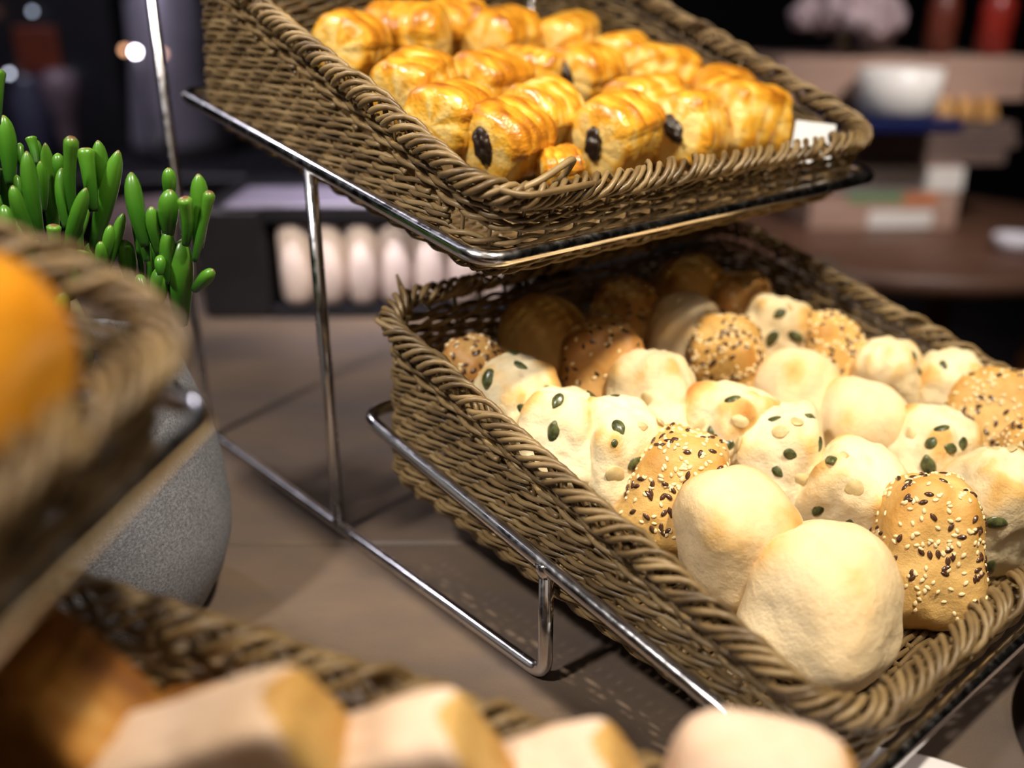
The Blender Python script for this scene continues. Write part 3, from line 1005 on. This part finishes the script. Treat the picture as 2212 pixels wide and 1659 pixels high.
# ------------------------------------------------------------------ foreground: bread and bun in the second stand
def chunk(sx, sy, sz, seed, e=6.0, cut=0.6, skew=0.0):
    V, F = ICO4
    rnd = random.Random(seed)
    r = (np.abs(V) ** e).sum(1) ** (-1 / e)
    P = V * r[:, None]
    P[:, 0] += skew * P[:, 2]
    o = (seed * 3.7, 1, 2)
    n1, n2 = nz(V, 1.6, o), nz(V, 5.0, o)
    P = P * (1 + 0.06 * n1 + 0.02 * n2)[:, None] * np.array((sx, sy, sz)) / 2
    face = smooth01(cut, cut + 0.25, np.abs(V[:, 1]) * r)
    return P, F, face, n1, n2


def bread(label, pos, rot, size, seed, dark=False, e=9.0, skew=0.0):
    P, F, face, n1, n2 = chunk(*size, seed, e, skew=skew)
    V = ICO4[0]
    side = smooth01(0.55, 0.72, -V[:, 1])
    if dark:
        me = mesh('bread', P, F, True, np.clip(0.75 - 0.75 * side + 0.5 * n1 + 0.3 * n2, 0, 1), [CRUST])
    else:
        fc = np.array([np.mean(-V[list(q), 1]) for q in F])
        me = mesh('bread', P, F, True, np.clip(0.2 + 0.35 * n1 + 0.35 * np.maximum(n2, 0) - 0.1 * side, 0, 1), [FLOURED, CRUST], (fc > 0.62).astype(int))
    m = STAND2 @ LOWER @ Matrix.Translation(pos)
    for ax, an in rot:
        m = m @ Matrix.Rotation(an, 4, ax)
    return thing('bread_chunk', label, 'bread', m, 'cut bread in the near basket', me)


bread('dark crusted bread slab with a golden edge, leftmost in the bottom edge basket', (0.312, 0.264, 0.088), [('X', 0.76), ('Y', -0.25)], (0.034, 0.092, 0.060), 1, True)
bread('large pale floured bread slice with a peaked top, second from left at the bottom', (0.306, 0.203, 0.084), [('X', -0.51), ('Y', -0.25)], (0.026, 0.075, 0.062), 2)
bread('pale floured bread slice with a sharp peak, third from left at the bottom edge', (0.316, 0.150, 0.079), [('X', -0.49), ('Y', -0.2)], (0.025, 0.056, 0.064), 3)
bread('low pale bread slice, fourth from left at the bottom edge', (0.328, 0.104, 0.069), [('X', -0.52), ('Y', -0.2)], (0.025, 0.050, 0.056), 4)
bread('rounded pale bread slice, rightmost at the bottom edge below the roll basket', (0.341, 0.046, 0.073), [('X', 0.05), ('Y', -0.2)], (0.036, 0.058, 0.058), 5, e=3.4)
bread('small golden bread end between the dark crusted slab and the peaked slice', (0.338, 0.232, 0.068), [('X', -0.3), ('Y', 0.3)], (0.026, 0.026, 0.030), 6, True)

P, F, bake = roll_shape(0.076, 0.070, 77, 0.3)
thing('glazed_bun', 'shiny orange bun at the left edge in the blurred upper basket', 'bun', STAND2 @ UPPER @ Matrix.Translation((0.284, 0.050, 0.045)), None, mesh('bun', P, F, True, bake, [BRIOCHE]))

# ------------------------------------------------------------------ potted succulent
t = thing('potted_succulent', 'finger leaved green succulent in a round grey stoneware pot', 'plant', Matrix.Translation(POT))
prof = [(0.0, 0.0), (0.058, 0.0), (0.066, 0.006), (0.075, 0.022), (0.0815, 0.042), (0.0835, 0.062), (0.082, 0.088), (0.078, 0.112), (0.072, 0.134), (0.066, 0.152), (0.063, 0.160), (0.061, 0.162), (0.058, 0.160), (0.062, 0.146), (0.066, 0.13)]
obj('pot', mesh('pot', *lathe(prof, 72, False, False), ms=[STONE]), t, label='speckled grey egg shaped pot')
obj('soil', mesh('soil', *lathe([(0.0, 0.146), (0.03, 0.148), (0.0615, 0.143)], 32, False, False), ms=[SOIL]), t)


def leaf_mesh(b, tip, w, seed):
    rnd = random.Random(seed)
    b, tip = np.array(b), np.array(tip)
    mid = (b + tip) / 2 + np.array((rnd.uniform(-1, 1), rnd.uniform(-1, 1), 0)) * 0.08 * np.linalg.norm(tip - b)
    tt = np.array([0, 0.06, 0.15, 0.28, 0.42, 0.56, 0.70, 0.82, 0.90, 0.95, 0.98, 1.0])
    c = (1 - tt)[:, None] ** 2 * b + 2 * (tt * (1 - tt))[:, None] * mid + tt[:, None] ** 2 * tip
    prof = np.array([0.52, 0.60, 0.70, 0.82, 0.93, 1.0, 0.98, 0.86, 0.68, 0.46, 0.28, 0.08])
    if rnd.random() < 0.3:
        prof = np.array([0.50, 0.56, 0.62, 0.68, 0.74, 0.78, 0.82, 0.90, 0.98, 0.96, 0.72, 0.45])
    v, f = tube(c, prof * w / 2, 10)
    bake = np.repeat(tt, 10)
    return mesh('leaf', v, f, True, bake, [LEAF])


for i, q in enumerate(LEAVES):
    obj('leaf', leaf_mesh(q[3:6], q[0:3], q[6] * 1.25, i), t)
rnd = random.Random(9)
for k in range(34):     # leaves round the far side and the left
    a = rnd.uniform(0, 6.28)
    rr = rnd.uniform(0.01, 0.05)
    bx = np.array((rr * math.cos(a) - 0.035, rr * math.sin(a) + 0.02, 0.185 + rnd.uniform(-0.015, 0.025)))
    d = np.array((math.cos(a) * 0.5 + rnd.uniform(-0.3, 0.3), math.sin(a) * 0.5 + rnd.uniform(-0.3, 0.3), 1.0))
    ln = rnd.uniform(0.03, 0.055)
    tp = bx + d / np.linalg.norm(d) * ln
    obj('leaf', leaf_mesh(bx, tp, rnd.uniform(0.008, 0.011), 100 + k), t)
for k in range(9):
    a = k * 0.7
    e = np.array((0.035 * math.cos(a) - 0.02, 0.035 * math.sin(a), 0.19 + 0.01 * math.sin(k * 2.1)))
    obj('stem', mesh('stem', *tube([(0.012 * math.cos(a), 0.012 * math.sin(a), 0.143), (0.03 * math.cos(a) - 0.01, 0.03 * math.sin(a), 0.165), tuple(e)], [0.005, 0.0045, 0.004], 8), ms=[STEM]), t)

# ------------------------------------------------------------------ plates at the lower right
pl = [(0.0, 0.004), (0.055, 0.004), (0.060, 0.006), (0.088, 0.0135), (0.090, 0.0150), (0.088, 0.0160), (0.060, 0.0085), (0.0, 0.0075)]
t = thing('side_plate', 'white plate just showing at the bottom edge below the roll basket', 'plate', RM(0.155, 0.262, 0.0), None, mesh('plate', *lathe([(0.04, 0.0)] + pl[1:], 72, True, True), ms=[WHITE]))
t = thing('serving_tray', 'round brown tray with a black rim at the bottom right corner', 'tray', RM(0.347, 0.345, 0.0))
obj('rim', mesh('rim', *lathe([(0.090, 0.0), (0.098, 0.004), (0.100, 0.020), (0.097, 0.021), (0.092, 0.012)], 96, True, False), ms=[BLACK]), t)
obj('surface', mesh('surface', *lathe([(0.0, 0.0125), (0.0925, 0.0125)], 96, False, False), ms=[GREYWOOD]), t)

# ------------------------------------------------------------------ behind the buffet
t = thing('cup_rack', 'black open fronted rack with a lilac grey top behind the posts', 'rack', RM(0, 0, 0))
obj('side_panel', mesh('p', *box(-0.352, -0.275, 1.05, 1.28, 0.0, 0.125, 0.004), False, ms=[BLACK]), t)
obj('side_panel', mesh('p', *box(0.075, 0.15, 1.05, 1.28, 0.0, 0.125, 0.004), False, ms=[BLACK]), t)
obj('back_panel', mesh('p', *box(-0.275, 0.075, 1.26, 1.28, 0.0, 0.125), False, ms=[BLACK]), t)
obj('floor_panel', mesh('p', *box(-0.275, 0.075, 1.05, 1.26, 0.0, 0.010), False, ms=[BLACK]), t)
obj('top_panel', mesh('p', *box(-0.275, 0.075, 1.05, 1.26, 0.112, 0.125), False, ms=[BLACK]), t)
obj('top_cover', mesh('p', *box(-0.318, 0.150, 1.05, 1.16, 0.125, 0.131, 0.002), False, ms=[GREYTOP]), t, label='lilac grey cover')
cup = [(0.0, 0.0), (0.010, 0.0005), (0.0160, 0.004), (0.0185, 0.011), (0.0189, 0.03), (0.0190, 0.096), (0.0180, 0.096), (0.017, 0.03), (0.012, 0.006), (0.0, 0.004)]
cme = mesh('cup', *lathe([(0.002, 0.0)] + cup[1:-1] + [(0.002, 0.004)], 28), ms=[CUP])
nm = ['leftmost', 'second from left', 'third from left', 'fourth from left', 'fifth from left', 'sixth from left', 'seventh from left']
for k in range(7):
    thing('paper_cup', 'tall ivory cup in the black rack, %s of its row' % nm[k], 'cup', RM(-0.2475 + 0.0385 * k, 1.075, 0.0105), 'ivory cups in the rack', cme)
thing('lilac_bowl', 'pale lilac bowl just right of the succulent behind the table', 'bowl', RM(-0.455, 1.22, 0.0), None,
      mesh('bowl', *lathe([(0.03, 0.0), (0.032, 0.01), (0.055, 0.045), (0.072, 0.095), (0.069, 0.096), (0.05, 0.05), (0.02, 0.014)], 40), ms=[MAUVE]))

t = thing('back_counter', 'dark counter in the far left background behind the succulent', 'counter', RM(0, 0, 0))
obj('counter_top', mesh('p', *box(-2.2, -0.45, 2.0, 2.75, -0.045, 0.0, 0.003), False, ms=[BLACK]), t)
obj('counter_body', mesh('p', *box(-2.15, -0.5, 2.05, 2.7, -0.90, -0.045), False, ms=[BLACK]), t)
t = thing('steel_urn', 'grey steel urn behind the tall back post of the stand', 'urn', RM(-0.775, 2.3, 0.0))
obj('tank', mesh('tank', *lathe([(0.085, 0.0), (0.112, 0.012), (0.108, 0.05), (0.088, 0.20), (0.080, 0.34), (0.05, 0.37), (0.02, 0.38)], 40), ms=[STEEL]), t)
obj('tap', mesh('tap', *tube([(0, -0.09, 0.06), (0, -0.13, 0.06), (0, -0.14, 0.035)], 0.008, 10), ms=[CHROME]), t)
t = thing('coffee_machine', 'black coffee machine with a brown front in the dark upper left corner', 'machine', RM(-1.12, 2.45, 0.0))
obj('body', mesh('p', *box(-0.16, 0.20, -0.08, 0.25, 0.0, 0.42, 0.01), False, ms=[BLACK]), t)
fp = obj('front_panel', mesh('p', *box(-0.03, 0.07, -0.095, -0.08, 0.18, 0.285, 0.004), False, ms=[RUST]), t)
for k, (x, z, c, e) in enumerate([(-0.075, 0.318, (1.0, 0.45, 0.25), 7.0), (-0.052, 0.183, (0.8, 0.85, 1.0), 5.0), (0.076, 0.180, (0.8, 0.85, 1.0), 6.0), (0.028, 0.318, (0.7, 0.8, 1.0), 2.0)]):
    obj('indicator_lamp', mesh('lamp', ICO2[0] * 0.005 + np.array((x, -0.101, z)), ICO2[1], ms=[glow_mat('indicator_%d' % k, c, e)]), fp)
t = thing('urn_highlight', 'small bright white lamp added as the highlight on the steel urn', 'lamp', RM(-0.785, 2.12, 0.0))  # added glowing balls on a stem, standing in for the urn's highlight
obj('highlight_ball', mesh('lamp', ICO3[0] * 0.006 + np.array((0, 0, 0.240)), ICO3[1], ms=[glow_mat('glow_white', (0.93, 0.85, 1.0), 38.0)]), t)
obj('stem', mesh('stem', *tube([(0, 0.012, 0.0), (0, 0.012, 0.1), (0, 0.010, 0.235)], 0.004, 8), ms=[BLACK]), t)
obj('side_glow', mesh('lamp', ICO3[0] * 0.006 + np.array((-0.022, 0, 0.244)), ICO3[1], ms=[glow_mat('glow_amber', (1.0, 0.5, 0.25), 3.0)]), t)
obj('side_glow', mesh('lamp', ICO3[0] * 0.006 + np.array((0.055, 0, 0.236)), ICO3[1], ms=[glow_mat('glow_amber_small', (1.0, 0.55, 0.4), 3.0)]), t)
thing('mauve_vase', 'slim mauve vase on the dark counter behind the succulent', 'vase', RM(-1.0, 2.22, 0.0), None,
      mesh('vase', *lathe([(0.022, 0.0), (0.02, 0.05), (0.026, 0.10), (0.040, 0.150), (0.036, 0.185), (0.02, 0.2)], 28), ms=[MAUVE]))
thing('blue_jar', 'dark blue jar left of the slim mauve vase', 'jar', RM(-1.085, 2.25, 0.0), None,
      mesh('jar', *lathe([(0.04, 0.0), (0.045, 0.02), (0.045, 0.14), (0.03, 0.17), (0.03, 0.185)], 28), ms=[plain('slate_glaze', (0.05, 0.05, 0.085), 0.4)]))

# round table with a stacked display, right background
t = thing('round_table', 'round brown wooden table in the right background', 'table', RM(0.88, 2.15, -0.9))
obj('table_top', mesh('top', *lathe([(0.40, 0.715), (0.45, 0.72), (0.455, 0.74), (0.45, 0.758), (0.44, 0.76)], 72), ms=[WALNUT]), t)
for x, y in ((-0.22, -0.26), (0.24, -0.24), (-0.22, 0.26), (0.24, 0.26)):
    obj('leg', mesh('leg', *box(x - 0.028, x + 0.028, y - 0.028, y + 0.028, 0.0, 0.718, 0.004), False, ms=[ORANGEWOOD]), t)
t = thing('printed_carton', 'white carton with green and orange print on the round table', 'carton', RM(0, 0, 0))
obj('carton_body', mesh('p', *box(0.66, 0.985, 2.10, 2.36, -0.14, -0.002, 0.003), False, ms=[PALEWOOD]), t)
obj('white_band', mesh('p', *box(0.66, 0.985, 2.097, 2.10, -0.055, -0.004), False, ms=[IVORY]), t)
obj('white_band', mesh('p', *box(0.79, 0.93, 2.097, 2.10, -0.135, -0.098), False, ms=[IVORY]), t)
obj('green_print', mesh('p', *box(0.74, 0.86, 2.0965, 2.0995, -0.078, -0.058), False, ms=[GREENINK]), t)
obj('orange_print', mesh('p', *box(0.86, 0.935, 2.0965, 2.0995, -0.085, -0.058), False, ms=[ORANGEINK]), t)
t = thing('display_riser', 'grey wooden riser stacked on the white carton', 'riser', RM(0, 0, 0))
for z0, z1, x0, x1 in ((-0.001, 0.030, 0.68, 1.08), (0.034, 0.060, 0.60, 1.10), (0.064, 0.086, 0.60, 1.09)):
    obj('board', mesh('p', *box(x0, x1, 2.12, 2.42, z0, z1, 0.002), False, ms=[GREYWOOD]), t)
for x in (0.605, 1.05):
    for z0, z1 in ((0.029, 0.035), (0.059, 0.065), (0.085, 0.128)):
        obj('spacer', mesh('p', *box(x, x + 0.03, 2.2, 2.36, z0, z1), False, ms=[GREYWOOD]), t)
thing('wooden_crate_board', 'pale wooden board on top of the riser in the right background', 'board', RM(0, 0, 0), None, mesh('p', *box(0.575, 1.115, 2.15, 2.44, 0.1285, 0.218, 0.004), False, ms=[PALEWOOD]))
thing('ivory_tub', 'bright ivory tub standing in front of the pale wooden board', 'tub', RM(0.80, 2.055, 0.112), None,
      mesh('tub', *lathe([(0.06, 0.0), (0.078, 0.012), (0.084, 0.09), (0.080, 0.092), (0.07, 0.02)], 40), ms=[IVORY]))
t = thing('navy_tray', 'navy blue tray under the ivory tub', 'tray', RM(0.79, 2.08, 0.0), None, mesh('p', *box(-0.125, 0.115, -0.12, 0.20, 0.0875, 0.1115, 0.004), False, ms=[BLUE]))
for k, (x, y, z) in enumerate([(0.935, 2.145, 0.113), (0.982, 2.145, 0.113), (1.029, 2.145, 0.113)]):
    P, F, bake = roll_shape(0.044, 0.042, 200 + k, 0.8)
    thing('brown_bun', 'blurred brown bun on the riser, %s of three right of the navy tray' % ('left', 'middle', 'right')[k], 'bun', RM(x, y, z), 'brown buns on the riser', mesh('bun', P, F, True, bake, [DARK_ROLL]))
# dried blossom cluster
t = thing('dried_blossoms', 'dusty pink ball of dried blossoms on the pale wooden board', 'flowers', RM(0.735, 2.24, 0.219))
rnd = random.Random(4)
obj('stalk', mesh('stalk', *tube([(0, 0, 0), (0, 0, 0.03), (0, 0, 0.075)], 0.008, 8), ms=[STEM]), t)
for k in range(46):
    d = np.array((rnd.gauss(0, 1), rnd.gauss(0, 1), abs(rnd.gauss(0, 0.8)) - 0.3))
    d /= np.linalg.norm(d)
    V, F = ICO2
    n = nz(V, 2.0, (k, 1, 1))
    obj('blossom', mesh('blossom', V * (1 + 0.4 * n)[:, None] * rnd.uniform(0.018, 0.027) + d * np.array((0.10, 0.08, 0.075)) + np.array((0, 0, 0.066)), F, ms=[PINKBLOOM]), t)
bot = [(0.02, 0.0), (0.034, 0.004), (0.036, 0.10), (0.030, 0.12), (0.014, 0.145), (0.013, 0.175), (0.004, 0.177)]
thing('red_bottle', 'red bottle at the right edge of the pale wooden board', 'bottle', RM(1.065, 2.24, 0.218), 'bottles on the board', mesh('bottle', *lathe(bot, 28), ms=[RED]))
thing('rust_bottle', 'dark rust coloured bottle left of the red bottle', 'bottle', RM(0.955, 2.26, 0.218), 'bottles on the board', mesh('bottle', *lathe([(r * 0.9, z) for r, z in bot], 28), ms=[RUST]))
thing('small_glass_dish', 'small shiny dish on the round table at the right picture edge', 'dish', RM(1.02, 1.90, -0.14), None,
      mesh('dish', *lathe([(0.02, 0.0), (0.03, 0.004), (0.045, 0.03), (0.043, 0.031), (0.025, 0.008)], 32), ms=[WHITE]))
